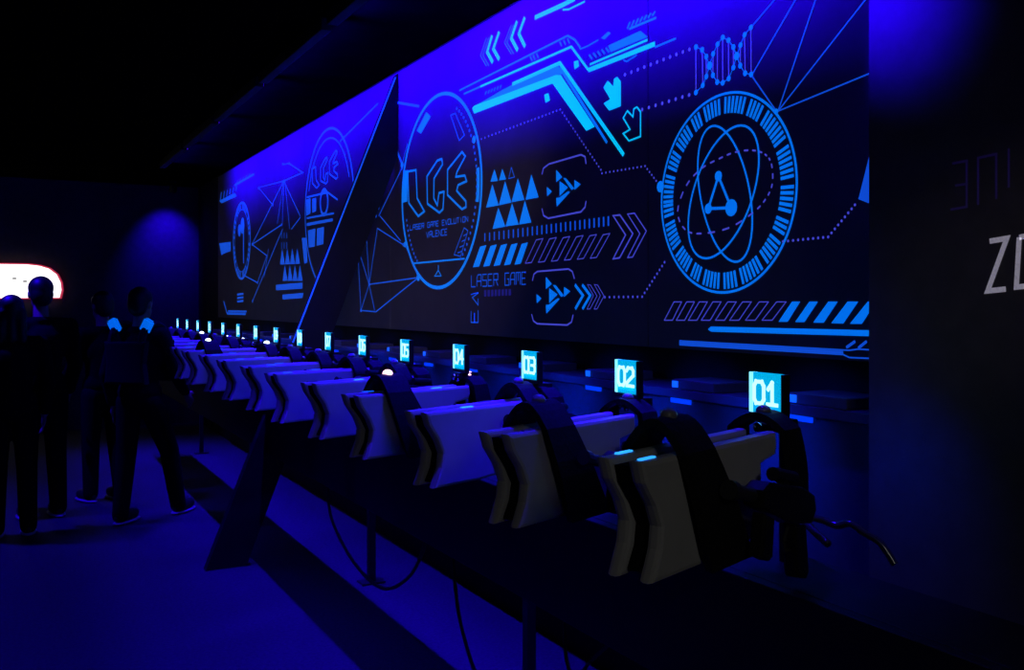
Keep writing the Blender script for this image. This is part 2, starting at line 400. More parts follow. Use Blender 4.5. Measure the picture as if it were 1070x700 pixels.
# play brackets
k.line(Z8((318, 82), (324, 58), (345, 42), (468, 6), (484, 14), (488, 42)), 1.7); k.line(Z8((318, 213), (324, 240), (342, 251), (468, 226), (484, 208), (488, 184)), 1.7)
k.line(Z8((281, 492), (287, 466), (300, 456), (420, 446), (435, 456), (443, 484)), 1.6); k.line(Z8((278, 620), (285, 646), (300, 657), (415, 662), (432, 650), (438, 622)), 1.6)
k.done('bracket_outlines', 'ink_violet', mural)
k = Ink(XI)
for dx, dy, s_ in ((0, 0, 1), (-40, 412, 1.0)):
    if dx: k.done('play_arrow', 'ink_sky', mural); k = Ink(XI)
    f = lambda *p: Z8(*[(x + dx, y + dy) for x, y in p])
    k.poly(*f((386, 108), (418, 132), (386, 165))); k.poly(*f((373, 64), (396, 92), (373, 112)))
    k.poly(*f((373, 172), (384, 172), (420, 146), (426, 150), (375, 206)))
    k.poly(*f((400, 96), (410, 96), (442, 136), (432, 142))); k.poly(*f((443, 103), (467, 120), (443, 142))); k.poly(*f((337, 130), (356, 148), (338, 166)))
k.done('play_arrow', 'ink_sky', mural); k = Ink(XI)
for dx in (0, 28): k.line(Z8((445 + dx, 507), (476 + dx, 548), (446 + dx, 600)), 3.4)
k.done('chevrons', 'ink_sky', mural)
k = Ink(XI)
k.quad_text('LASER GAME', *Z8((46, 470), (256, 458), (46, 515), (256, 505)), 1.1)
k.done('mural_lettering', 'ink_blue', mural); k = Ink(XI)
k.line(Z8((44, 545), (73, 538), (50, 556), (72, 585), (72, 560)), 1.2); k.line(Z8((72, 605), (72, 652), (58, 652), (58, 615), (58, 652), (45, 652), (45, 608)), 1.2)
k.done('mural_lettering', 'ink_blue', mural)
k = Ink(XI)
for i in range(8): k.poly(*Z8((95 + i * 13.5, 528 - i * .6), (104 + i * 13.5, 527 - i * .6), (104 + i * 13.5, 552 - i * .6), (95 + i * 13.5, 553 - i * .6)))
k.done('faint_lettering', 'ink_dim', mural)
# round letter emblem
def emblem(cpx, rpx, zoom, LGE, big):
    c3 = on_x(cpx[0], cpx[1], XI); c = Vector((c3.y, c3.z)); r = rpx * Ink(XI).sc(cpx)
    k = Ink(XI); k.circw(c, r, r * (.036 if big else .03))
    for gl in LGE: k.line(gl, 2.3 if big else 1.6, True)
    if big:
        k.circw(c, r * .93, r * .06, 172, 192)
        k.line(ZL((95, 548), (330, 526)), 1.6); k.line(ZL((193, 606), (210, 580), (223, 605)), 1.2, True); k.line(ZL((210, 555), (210, 580)), 1.2)
        for q in ((308, 192),): pass
        k.dot(ZC((307, 192))[0], 4); k.dot(ZC((88, 270))[0], 3.5); k.dot(ZC((97, 512))[0], 3); k.dot(ZC((137, 612))[0], 4)
    else: k.circw(c, r * .88, r * .02, 20, 160)
    o = k.done('round_emblem', 'ink_sky' if big else 'ink_blue', mural)
    return c, r
Lg = [(70, 128), (75, 272), (118, 332), (146, 310), (113, 250), (108, 121)]
Gg = [(226, 70), (229, 95), (190, 160), (189, 250), (205, 282), (213, 226), (236, 220), (231, 300), (215, 316), (160, 275), (158, 150), (205, 78)]
Eg = [(318, 38), (333, 58), (295, 130), (290, 152), (331, 146), (339, 172), (300, 190), (294, 216), (336, 264), (336, 290), (318, 300), (252, 235), (252, 120)]
ec, er = emblem((458, 200), 100.5, ZL, [ZL(*g) for g in (Lg, Gg, Eg)], True)
k = Ink(XI)
k.poly(*ZC((133, 165), (162, 108), (175, 122), (145, 174)))
k.poly(*ZL((50, 125), (70, 122), (68, 265), (48, 270)))
k.done('emblem_highlight', 'ink_sky', mural)
k = Ink(XI)
k.line(ZC((236, 118), (250, 112), (278, 178), (262, 195)), 1.2, True)
k.quad_text('LASER GAME EVOLUTION', *ZL((80, 374), (345, 332), (80, 396), (345, 356)), .9, .3)
k.quad_text('VALENCE', *ZL((155, 404), (250, 390), (156, 430), (250, 417)), .9, .3)
k.line(ZL((282, 508), (328, 385), (345, 398), (312, 515)), 1, True)
for i in range(4): k.line(ZL((298 + i * 9, 500 - i * 26), (318 + i * 7, 492 - i * 26)), 1)
for i in range(28):
    a_ = math.radians(60 - i * 4.2); d = Vector((-math.cos(a_), math.sin(a_))); k.dotw(ec + d * er * .9, .009)
for i in range(10):
    a_ = math.radians(195 + i * 4); d = Vector((-math.cos(a_), math.sin(a_))); k.dotw(ec + d * er * .9, .009)
k.done('emblem_lettering', 'ink_blue', mural)
# network of lines either side of the beam
k = Ink(XI)
for st in (((160, 515), (340, 490)), ((160, 515), (130, 610), (185, 615), (340, 490)), ((190, 310), (160, 515)), ((150, 340), (160, 510)), ((125, 400), (160, 515)), ((120, 420), (130, 610)), ((190, 310), (285, 370)), ((200, 265), (275, 355)), ((195, 265), (280, 90)), ((280, 80), (250, 0)), ((280, 80), (300, 0)), ((160, 515), (180, 610)), ((150, 340), (80, 540)), ((340, 490), (290, 365))):
    k.line(ZN(*st), 1.2)
for p in ((160, 515), (130, 610), (195, 235), (185, 265), (280, 90), (285, 370)): k.dot(ZN(p)[0], 2)
k.done('network_lines', 'ink_blue', mural); k = Ink(XI)
k.line([(408, 106), (438, 111)], 2.6); k.line([(408, 140), (420, 170)], 2); k.line([(395, 108), (355, 148)], 1.8)
for st in (((335, 40), (190, 330)), ((335, 40), (220, 70), (285, 150)), ((335, 40), (305, 235)), ((335, 40), (328, 240)), ((340, 40), (362, 260)), ((335, 40), (410, 200)), ((335, 40), (425, 0)), ((190, 330), (325, 240)), ((190, 330), (258, 382), (215, 505), (150, 470)), ((370, 260), (412, 205)), ((330, 260), (300, 330), (192, 590)), ((420, 0), (360, -40), (330, -35)), ((265, 350), (245, 480))):
    k.line(ZF(*st), 1.1)
for p in ((335, 40), (220, 72), (285, 150), (190, 330), (325, 240), (215, 505), (330, -38), (360, -42), (192, 590)): k.dot(ZF(p)[0], 1.7)
k.done('network_lines', 'ink_blue', mural)
# far emblem, dial, triangles
tl, tr, bl, br = (326, 167), (353, 156), (326, 198), (353, 190)
def rem(g):
    o = []
    for x, y in g:
        a_ = (x - 70) / 269; b_ = (y - 38) / 294
        o.append(tuple(Vector(tl).lerp(Vector(tr), a_).lerp(Vector(bl).lerp(Vector(br), a_), b_)))
    return o
emblem((342.5, 218), 83, ZG, [rem(g) for g in (Lg, Gg, Eg)], False)
k = Ink(XI)
for q in (((80, 440), (185, 420), (185, 432), (80, 452)), ((85, 470), (115, 462), (112, 535), (88, 540)), ((122, 462), (150, 455), (147, 525), (120, 532)), ((60, 500), (78, 500), (82, 600), (70, 605)), ((78, 345), (95, 338), (95, 400), (78, 410)), ((102, 342), (118, 336), (118, 390), (102, 398))):
    k.poly(*ZG(*q))
p0 = ZG((150, 355))[0]; c3 = on_x(*p0, XI); k.circw(Vector((c3.y, c3.z)), .1, .03); k.line(ZG((80, 335), (165, 315), (205, 345)), 2)
k.line(ZG((80, 420), (190, 400)), 2)
for i in range(4):
    k.poly(*ZF((318 + i * 23, 422 - i), (328 + i * 23, 350 - i), (340 + i * 23, 421 - i))); k.poly(*ZF((330 + i * 23, 497), (340 + i * 23, 424), (352 + i * 23, 496)))
for i in range(3): k.line(ZF((325 + i * 12, 275), (325 + i * 12, 303)), 1.4); k.line(ZF((325 + i * 12, 320), (325 + i * 12, 350)), 1.4)
k.done('far_triangle_grid', 'ink_blue', mural)
k = Ink(XI)
k.poly(*ZF((300, 515), (420, 505), (420, 532), (300, 540))); k.poly(*ZF((330, 560), (425, 552), (420, 575), (330, 582)))
k.poly(*ZF((40, 325), (92, 318), (92, 360), (60, 372), (50, 380)))
for i in range(6): k.line(ZF((45 + i * 14, 128 - i * 9), (50 + i * 14, 90 - i * 5)), 2.6)
for i in range(5): k.line(ZF((118 + i * 14, 62 - i * 9), (124 + i * 14, 36 - i * 8)), 2)
k.poly(*ZF((40, 130), (110, 95), (120, 110), (50, 142))); k.line(ZF((110, 60), (200, 8)), 2)
for i in range(3): k.line(ZF((122, 560 + i * 16), (150, 556 + i * 16)), 2)
k.line(ZF((60, 590), (76, 646), (160, 648)), 2.2); k.line(ZF((80, 635), (165, 637)), 1.6)
k.done('far_graphics', 'ink_blue', mural)
c3 = on_x(252.3, 251.5, XI); c = Vector((c3.y, c3.z)); r = 39.5 * Ink(XI).sc((252, 251))
k = Ink(XI); k.circw(c, r, r * .06); k.circw(c, r * .82, r * .02); k.dotw(c + Vector((.1, .12)), .07); k.dotw(c + Vector((-.05, .16)), .09); k.linew([c + Vector((-.1, .2)), c + Vector((-.1, -.25))], .04)
for i in range(40):
    a_ = i * PI / 20; d = Vector((math.cos(a_), math.sin(a_)))
    if i % 5: k.linew([c + d * r * .84, c + d * r * .96], .03)
k.done('far_dial', 'ink_blue', mural)

# ------------------------------------------------------------------ wall lettering on the pilaster
XL = XP - .0015
def lettering(name, label, strokes, px, m):
    k = Ink(XL)
    for st in strokes: k.line(st, px)
    return tag(k.done(name, m, None), label, 'lettering')
lettering('painted_lettering', 'pale white stencil letters ZO painted on the dark pilaster', [[(1034, 252), (1052, 249), (1032, 304), (1051, 302)], [(1065, 248), (1062, 300), (1080, 298), (1084, 244), (1065, 248)]], 5.6, 'letter_white')
lettering('painted_lettering', 'faint dark blue letters high on the pilaster above the white letters', [[(995, 171), (1010, 168), (1010, 216), (993, 219)], [(998, 194), (1010, 192)], [(1022, 214), (1022, 165), (1041, 161), (1041, 208)], [(1054, 155), (1054, 196)]], 2.6, 'letter_faint')

# ------------------------------------------------------------------ leaning beam
YB = 5.8
bm_ = thing('leaning_beam', 'tall black slanted beam leaning from the floor to the top of the mural wall', 'beam', (1.2, YB, 0))
bm = bmesh.new(); xt = XW - .018
prism(bm, [(1.06 - 1.2, 0), (1.30 - 1.2, 0), (xt - 1.2, 2.56), (xt - 1.2, MT - .01)], 'x', -.035, .035)
obj('beam_body', bm, M['beam'], bm_)
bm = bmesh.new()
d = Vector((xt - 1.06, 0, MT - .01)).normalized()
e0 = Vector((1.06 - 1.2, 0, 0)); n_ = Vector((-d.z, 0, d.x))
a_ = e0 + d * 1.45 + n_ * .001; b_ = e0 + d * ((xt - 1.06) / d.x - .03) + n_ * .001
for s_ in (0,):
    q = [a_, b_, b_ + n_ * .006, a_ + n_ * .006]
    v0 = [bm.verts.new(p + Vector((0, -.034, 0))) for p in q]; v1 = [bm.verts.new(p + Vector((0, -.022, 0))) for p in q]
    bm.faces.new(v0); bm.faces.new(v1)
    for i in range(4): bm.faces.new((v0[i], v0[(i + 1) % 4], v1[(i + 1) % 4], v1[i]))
obj('edge_trim', bm, M['ink_blue'], bm_)  # glowing strip stands in for light caught along the beam edge
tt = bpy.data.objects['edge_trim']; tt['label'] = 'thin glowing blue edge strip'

# ------------------------------------------------------------------ rack, ledge
P = .55; S = 1.55; Y0 = 1.6155; N = 16
RB, RT = .68, 1.0
rack = thing('equipment_rack', 'long black rack on thin legs carrying the row of white vests', 'rack', (1.5, 5.6, 0))
Rx = lambda a, b, c, d, e, f, bev=.004: newbox(a - 1.5, b - 1.5, c - 5.6, d - 5.6, e, f, bev=bev)
yr0, yr1 = YP + .02, Y0 + P * 15 + .45
yr0 = .5
obj('front_panel', Rx(1.42, 1.45, yr0, yr1, RB, RT), M['rack'], rack)
obj('top_rail', Rx(1.451, 1.67, yr0, yr1, RT - .05, RT), M['rack'], rack)
leg_ys = [on_x(553, 700, 1.85).y, on_x(388, 600, 1.85).y, 8.0, 10.3]
for y in leg_ys:
    obj('leg', Rx(1.83, 1.87, y - .022, y + .022, 0, RT - .001), M['rack'], rack)
    obj('foot', Rx(1.78, 1.92, y - .05, y + .05, .0, .012), M['rack'], rack)
    obj('bracket_arm', Rx(1.6701, 1.8299, y - .02, y + .02, RT - .05, RT - .005), M['rack'], rack)
ledge = thing('wall_ledge', 'low glossy black ledge running along the wall under the mural', 'ledge', (2.15, 5.6, 0))
obj('ledge_top', newbox(2.04 - 2.15, XW - .002 - 2.15, YP + .004 - 5.6, 10.9 - 5.6, 1.27, 1.30, bev=.003), M['gloss_black'], ledge)
obj('ledge_front', newbox(2.08 - 2.15, 2.12 - 2.15, YP + .004 - 5.6, 10.9 - 5.6, .8, 1.2695), M['gloss_black'], ledge)

# ------------------------------------------------------------------ number signs
SW, SH, ZS = .10, .093, 1.344
cache = {}
def digits_bm(s):
    bm = bmesh.new()
    for st in text_lines(s, .32):
        pts = [(-.036 + x * .072, ZS * 0 + .022 + y * .05) for x, y in st]       # across, up
        for i in range(len(pts) - 1):
            a = Vector(pts[i]); b = Vector(pts[i + 1]); t = (b - a).normalized(); n = Vector((-t.y, t.x)) * .0042
            a2 = a - t * .0042; b2 = b + t * .0042
            q = [a2 + n, a2 - n, b2 - n, b2 + n]
            f = [bm.verts.new((-.0085 - .00003 * i, -c.x, c.y)) for c in q]; g = [bm.verts.new((-.006, -c.x, c.y)) for c in q]
            bm.faces.new(f)
            for j in range(4): bm.faces.new((f[j], f[(j + 1) % 4], g[(j + 1) % 4], g[j]))
    return bm
for n in range(N):
    y = Y0 + n * P; num = '%02d' % (n + 1)
    t = thing('number_sign', 'small lit cyan number sign reading %s on its post above the vest rack' % num, 'sign', (S, y, RT), 0, 'lit number signs along the rack')
    h = ZS - RT
    if n == 0:
        bm = bmesh.new(); box(bm, -.006, .006, -SW / 2, SW / 2, h, h + SH, bev=.0015); cache['panel'] = obj('panel', bm, M['sign_panel'], t)
        bm = bmesh.new(); box(bm, -.008, .008, SW / 2 - .009, SW / 2 + .002, h, h + SH); cache['edge'] = obj('lit_edge', bm, M['sign_border'], t)
        bm = bmesh.new()
        box(bm, -.009, .009, -SW / 2 - .012, -SW / 2 - .0005, h - .008, h + SH, bev=.002); box(bm, -.009, .009, -SW / 2 - .012, SW / 2 + .002, h - .012, h - .0005, bev=.002)
        cache['frame'] = obj('frame', bm, M['gun'], t)
        bm = bmesh.new(); tube(bm, [(.045, -.01, 0), (.045, -.01, h - .035)], .014); box(bm, -.02, .062, -.035, .015, h - .04, h - .0125, bev=.004)
        cache['post'] = obj('post', bm, M['gun'], t)
        bm = bmesh.new(); tube(bm, [(-.034, .0, h - .03), (-.02, .0, h - .03)], .011, 12); tube(bm, [(-.03, -.03, h - .04), (-.02, -.03, h - .04)], .006, 10)
        cache['knob'] = obj('clamp_knob', bm, M['chrome'], t, True)
    else:
        for kx in ('panel', 'edge', 'frame', 'post', 'knob'): inst(cache[kx], t)
    l = bpy.data.lights.new('sign_glow', 'AREA'); l.shape = 'RECTANGLE'; l.size = .08; l.size_y = .08; l.energy = 1.8 if n else .15; l.color = (0, .03, 1); l.spread = math.radians(60)
    lo = bpy.data.objects.new('sign_glow', l); C.objects.link(lo); lo.location = (S + .0095, y, ZS + SH / 2); lo.rotation_euler = (0, -PI / 2 + .5, 0)
    o = obj('digits', digits_bm(num), M['sign_digit'], t); o.location = (0, 0, h)

# ------------------------------------------------------------------ charging docks on the ledge
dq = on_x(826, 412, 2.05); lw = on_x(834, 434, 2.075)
for n in range(13):
    t = thing('charging_dock', 'flat dark charging dock on the wall ledge behind number sign %02d' % (n + 1), 'dock', (2.13, dq.y - .1 + n * P, 1.30), 0, 'charging docks on the ledge')
    if n == 0:
        bm = bmesh.new(); box(bm, -.08, .09, -.11, .11, .0, .034, bev=.005); cache['dock'] = obj('dock_body', bm, M['dock'], t)
        bm = bmesh.new(); box(bm, -.084, -.0805, .075, .104, .006, .028); cache['win'] = obj('status_window', bm, M['led_blue'], t)
        bm = bmesh.new(); box(bm, -.056, -.0505, lw.y - dq.y + .1 - .055, lw.y - dq.y + .1 + .055, lw.z - 1.30 - .017, lw.z - 1.30 + .017, bev=.002); cache['pilot'] = obj('pilot_light', bm, M['led_pilot'], t)  # emissive panel in place of the blue glow patch on the ledge
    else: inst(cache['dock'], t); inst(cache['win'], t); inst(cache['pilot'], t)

# ------------------------------------------------------------------ vests
AZ = math.radians(70)            # plate direction, from +Y towards +X
VT = 1.285                       # top of the plates
VR = PI / 2 - AZ                 # local +x -> direction (sin AZ, cos AZ)
near_out = [(-.53, 0), (-.515, -.04), (-.48, -.085), (-.462, -.125), (-.468, -.165), (-.495, -.222), (-.30, -.222), (-.16, -.215), (-.06, -.205), (-.045, -.14), (-.07, -.128), (-.073, -.06), (-.008, -.05), (0, -.03), (-.004, 0)]
pad_out = [(-.515, -.012), (-.505, -.045), (-.468, -.09), (-.445, -.13), (-.452, -.17), (-.475, -.21), (-.1, -.205), (-.09, -.06), (-.02, -.05), (-.02, -.012)]
def plate_bm(b0, b1):
    bm = bmesh.new(); prism(bm, near_out, 'x', b0, b1, bev=.009); return bm
def strap_bm(a_top, w_top, a_bot, w_bot, zb, arch=.055, b_near=-.062, b_far=.062, zfar=-.12):
    """webbing that rises over the plates and hangs down the near side"""
    bm = bmesh.new(); path = []
    for i in range(7):
        t = i / 6; path.append((a_bot + (a_top - a_bot) * t ** .8, b_near - .012 * math.sin(t * PI), zb + (.0 - zb) * t, w_bot + (w_top - w_bot) * t))
    for i in range(1, 9):
        t = i / 9; path.append((a_top, b_near + (b_far - b_near) * t, arch * math.sin(t * PI), w_top))
    for i in range(4):
        t = i / 3; path.append((a_top, b_far, zfar * t, w_top))
    th = .008; prev = None; rings = []
    for i, (a, b, z, w) in enumerate(path):
        i0, i1 = max(i - 1, 0), min(i + 1, len(path) - 1)
        tb, tz = path[i1][1] - path[i0][1], path[i1][2] - path[i0][2]; L = math.hypot(tb, tz) or 1
        nb, nz = -tz / L, tb / L
        rings.append([bm.verts.new((a - w / 2, b + nb * th, z + nz * th)), bm.verts.new((a + w / 2, b + nb * th, z + nz * th)), bm.verts.new((a + w / 2, b - nb * th, z - nz * th)), bm.verts.new((a - w / 2, b - nb * th, z - nz * th))])
    for i in range(len(rings) - 1):
        for j in range(4): bm.faces.new((rings[i][j], rings[i][(j + 1) % 4], rings[i + 1][(j + 1) % 4], rings[i + 1][j]))
    bm.faces.new(rings[0]); bm.faces.new(rings[-1])
    bmesh.ops.recalc_face_normals(bm, faces=bm.faces[:])
    return bm
def lens_bm(a, z, b=0):
    bm = bmesh.new(); r = bmesh.ops.create_uvsphere(bm, u_segments=14, v_segments=8, radius=.017)
    for v in r['verts']: v.co = Vector((a + v.co.x * 1.1, b + v.co.y, z + v.co.z * .8))
    return bm
PROTO = {}
def build(key, fn, name, m, parent, smooth=False, mm=None):
    if key not in PROTO:
        PROTO[key] = obj(name, fn(), m, parent, smooth); o = PROTO[key]
    else: o = inst(PROTO[key], parent)
    if mm is not None:
        o.material_slots[0].link = 'OBJECT'; o.material_slots[0].material = mm
    return o
draped = {0, 1, 3, 9}
WIN = {0: ((-.49, 'led_cyan'), (-.46, 'led_cyan')), 1: ((-.44, 'led_off'), (-.4, 'led_off')), 2: ((-.35, 'led_cyan'), (-.2, 'led_off')), 3: ((-.16, 'led_cyan'), (-.42, 'led_blue')), 4: ((-.3, 'led_cyan'), (-.48, 'led_off'))}
lit = {3: ('led_pink', 'led_pink'), 9: ('led_white', None), 10: (None, 'led_white'), 11: (None, 'led_white'), 8: ('led_white', None), 12: ('led_white', None)}
sh_v = [(.085, .035), (.05, .012)] + [(0, 0)] * 14
jit = [0, 1, 0, -2, 1, -1, 2, 0, 1, -2, 1, 0, -1, 1, 0, 1]
for n in range(N):
    y = Y0 + n * P; dr_ = n in draped; num = '%02d' % (n + 1)
    how = ', strap over its front plate' if dr_ else ''
    t = thing('laser_vest', 'white plated laser vest hung below number sign %s%s' % (num, how), 'vest', (S - .01 - sh_v[n][0] * math.sin(AZ), y - .03 - sh_v[n][0] * math.cos(AZ), VT + sh_v[n][1]), VR + math.radians(jit[n]), 'white laser vests hung along the rack')
    build('near', lambda: plate_bm(-.05, -.02), 'front_plate', M['plate'], t)
    build('far', lambda: plate_bm(.02, .05), 'back_plate', M['plate'], t)
    def pad():
        bm = bmesh.new(); prism(bm, pad_out, 'x', -.0195, .0195, bev=.006); return bm
    build('pad', pad, 'padding', M['pad'], t)
    def win(b):
        def f():
            bm = bmesh.new(); box(bm, -.024, .024, b - .0045, b + .0045, -.004, .003, bev=.001); return bm
        return f
    w1, w2 = WIN.get(n, ((-.40 - .03 * (n % 3), 'led_blue'), (-.30 + .04 * (n % 2), 'led_blue')))
    o = build('w1', win(-.035), 'light_window', M['led_cyan'], t, mm=M[w1[1]]); o.location = (w1[0], 0, 0)
    o = build('w2', win(.035), 'light_window', M['led_cyan'], t, mm=M[w2[1]]); o.location = (w2[0], 0, 0)
    l1, l2 = lit.get(n, (None, None))
    if dr_:
        s1 = build('s1d', lambda: strap_bm(-.36, .11, -.23, .17, -.235), 'shoulder_strap', M['strap'], t); z1, a1 = .064, -.36
    else:
        s1 = build('s1b', lambda: strap_bm(-.075, .075, -.07, .08, -.05, arch=.05), 'shoulder_strap', M['strap'], t); z1, a1 = .059, -.075
    s2 = build('s2', lambda: strap_bm(.035, .075, .06, .085, -.2, arch=.03), 'shoulder_strap', M['strap'], t)
    build('l1%s' % dr_, lambda: lens_bm(a1, z1), 'sensor_lens', M['led_off'], s1, True, mm=M[l1] if l1 else M['led_off'])
    build('l2', lambda: lens_bm(.035, .038), 'sensor_lens', M['led_off'], s2, True, mm=M[l2] if l2 else M['led_off'])

# ------------------------------------------------------------------ phasers resting across the vests
def gun_parts(t):
    def body():
        bm = bmesh.new()
        prism(bm, [(-.13, .012), (-.10, .032), (.06, .04), (.12, .03), (.135, .0), (.12, -.03), (.03, -.04), (-.06, -.028), (-.12, -.02)], 'x', -.022, .022, bev=.007); return bm
    def barrel():
        bm = bmesh.new(); tube(bm, [(-.131, 0, .0), (-.2, 0, .0), (-.205, 0, 0), (-.225, 0, 0)], [.014, .014, .019, .019], 14); return bm
    def grip():
        bm = bmesh.new(); prism(bm, [(.05, -.041), (.105, -.035), (.145, -.13), (.135, -.145), (.095, -.145), (.085, -.13)], 'x', -.016, .016, bev=.006); return bm
    def fore():
        bm = bmesh.new(); prism(bm, [(-.09, -.03), (-.045, -.035), (-.035, -.11), (-.05, -.12), (-.085, -.115)], 'x', -.015, .015, bev=.006); return bm
    def trig():
        bm = bmesh.new(); pts = [(.05, 0, -.045), (.035, 0, -.075), (.045, 0, -.095), (.085, 0, -.09)]; tube(bm, pts, .004, 8); return bm
    def scope():
        bm = bmesh.new(); tube(bm, [(-.05, 0, .052), (.05, 0, .056)], .014, 12); box(bm, -.01, .01, -.008, .008, .034, .05); return bm
    build('gb', body, 'gun_body', M['gun'], t); build('gl', barrel, 'barrel', M['gun_grey'], t); build('gg', grip, 'grip', M['gun'], t)
    build('gf', fore, 'fore_grip', M['gun'], t); build('gt', trig, 'trigger_guard', M['gun_grey'], t); build('gs', scope, 'sight', M['gun'], t)
for n in range(N):
    y = Y0 + n * P; num = '%02d' % (n + 1); az = VR + math.radians(jit[n])
    ca, sa = math.cos(az), math.sin(az)
    a_, b_, z_ = (-.10 - sh_v[n][0], -.104, -.13 + sh_v[n][1]) if n in draped else (-.02, -.104, -.075)
    t = thing('phaser', 'black handheld phaser hanging in front of the vest below number sign %s' % num, 'phaser', (S - .01 + a_ * ca - b_ * sa, y - .03 + a_ * sa + b_ * ca, VT + z_), az, 'black phasers hanging on the vests')
    t.rotation_euler = (0, math.radians(8 if n not in draped else 15), az)
    gun_parts(t)

# ------------------------------------------------------------------ cords
def cord(name, label, pts, r=.009, m='cord', group=None):
    bm = bmesh.new(); tube(bm, catmull(pts, 10), r, 8); return tag(obj(name, bm, M[m], None, True), label, 'cord', group)
XR = 1.50
def cp(px, py, X=XR): return on_x(px, py, X)
g_ = 'cords hanging under the rack'
cord('hanging_cord', 'black cord drooping in a wide loop under the rack beside its leg', [cp(343, 505), cp(346, 540), cp(368, 585), cp(398, 614), cp(425, 605), cp(442, 575), cp(446, 545)], .008, group=g_)
cord('hanging_cord', 'black cord hanging straight down between the two nearest rack legs', [cp(473, 575), cp(475, 605), cp(480, 645), cp(492, 690), cp(505, 720)], .007, group=g_)
cord('hanging_cord', 'black cord curling under the rack right of the nearest leg', [cp(590, 650), cp(592, 690), cp(602, 708), cp(618, 690), cp(640, 670)], .006, group=g_)
pts = [(1.62, 1.50, 1.06), at_depth(838, 541, 2.2), at_depth(858, 543, 2.2), at_depth(874, 549, 2.18), at_depth(888, 547, 2.16), at_depth(902, 556, 2.14), at_depth(920, 568, 2.12), at_depth(935, 590, 2.1)]
cord('glossy_cable', 'thick glossy cable drooping from the near rack end towards the pilaster', [tuple(p) for p in pts], .009, 'cord_gloss')

# ------------------------------------------------------------------ ceiling lamps over the rack
UV = (.016, 0.0, 1)
def spot(loc, target, power, col, size, blend, rad=.04):
    l = bpy.data.lights.new('spot', 'SPOT'); l.energy = power; l.color = col; l.spot_size = math.radians(size); l.spot_blend = blend; l.shadow_soft_size = rad
    o = bpy.data.objects.new('lamp_light', l); C.objects.link(o); o.location = loc
    o.rotation_euler = (Vector(target) - Vector(loc)).to_track_quat('-Z', 'Y').to_euler(); return o
VEST_W = 70
WALL_W, DOWN_W, AISLE_W = (36, 38, 24, 22, 23, 22), 24, 520
XLMP = 1.53
def strip(loc, target, power, col, ly, lx, spread):
    l = bpy.data.lights.new('strip', 'AREA'); l.shape = 'RECTANGLE'; l.size = lx; l.size_y = ly; l.energy = power; l.color = col; l.spread = math.radians(spread)
    o = bpy.data.objects.new('batten_light', l); C.objects.link(o); o.location = loc
    z = (Vector(loc) - Vector(target)).normalized(); yv = Vector((0, 1, 0)); xv = yv.cross(z).normalized()
    o.rotation_euler = Matrix((xv, yv, z)).transposed().to_euler(); return o
order = ['nearest', 'second nearest', 'third nearest', 'third farthest', 'second farthest', 'farthest']
for i in range(6):
    y = 2.6 + 1.5 * i
    t = thing('ceiling_batten', 'slim black ceiling light batten over the rack, %s of the row of six' % order[i], 'lamp', (XLMP, y, HC), 0, 'ceiling battens over the rack')
    if i == 0:
        bm = bmesh.new(); box(bm, -.03, .03, -.70, .70, -.07, -.0, bev=.006); cache['bat'] = obj('batten_housing', bm, M['housing'], t)
        bm = bmesh.new(); box(bm, .0305, .034, -.68, .68, -.06, -.02); cache['tube'] = obj('lens', bm, M['lens_blue'], t)
    else:
        for kx in ('bat', 'tube'): inst(cache[kx], t)
    strip((XLMP + .037, y, HC - .04), (XW, y, HC - .10), WALL_W[i], UV, 1.36, .03, 88)
    strip((XLMP, y, HC - .073), (XLMP, y, 0), DOWN_W, UV, 1.36, .04, 46)
bm = bmesh.new(); tube(bm, [(0, 0, 0), (0, 0, -.012), (0, 0, -.013), (0, 0, -.05)], [.04, .04, .012, .012], 16); cache['mount'] = ('mount', bm, M['housing'])
bm = bmesh.new(); tube(bm, [(-.03, 0, -.04), (0, 0, -.07), (.045, 0, -.115)], [.03, .045, .05], 18, True); cache['can'] = ('lamp_housing', bm, M['housing'])
bm = bmesh.new(); dd = Vector((.045, 0, -.045)).normalized(); tube(bm, [Vector((.045, 0, -.115)) + dd * .001, Vector((.045, 0, -.115)) + dd * .004], .042, 18); cache['lens'] = ('lens', bm, M['lens_blue'])
def lamp(label, x, y, rz, group=None):
    t = thing('ceiling_lamp', label, 'lamp', (x, y, HC), rz, group)
    for kx in ('mount', 'can', 'lens'):
        c_ = cache[kx]
        if isinstance(c_, tuple): cache[kx] = obj(c_[0], c_[1], c_[2], t)
        else: inst(c_, t)
    return t
for i, (x, y) in enumerate(((-.6, 4.2), (-.6, 7.6))):
    lamp('small black ceiling lamp over the aisle, %s one' % ('nearer', 'farther')[i], x, y, 0, 'ceiling lamps over the aisle')
    spot((x + .05, y, HC - .13), (x + .1, y, 0), AISLE_W, UV, 90, .9)
lamp('small black ceiling lamp lighting the top of the pilaster blue', 1.35, 2.1, -PI / 4)  # lamp and its spot added to brighten the pilaster top
spot((1.42, 2.03, HC - .20), (XP, 1.74, 2.52), 420, UV, 38, 1)
lamp('small black ceiling lamp near the camera, aimed along the rack at the vests', 1.15, 1.75, PI / 2)  # front fill added to light the vest faces
spot((1.15, 1.84, HC - .2), (1.35, 5.0, 1.2), VEST_W, UV, 44, .8)
q = at_depth(176, 205, 12.2)
lamp('small black ceiling lamp washing the far wall blue', q.x, YFAR - .55, PI / 2)
spot((q.x, YFAR - .46, HC - .2), (q.x, YFAR + .05, 2.3), 75, UV, 80, 1)
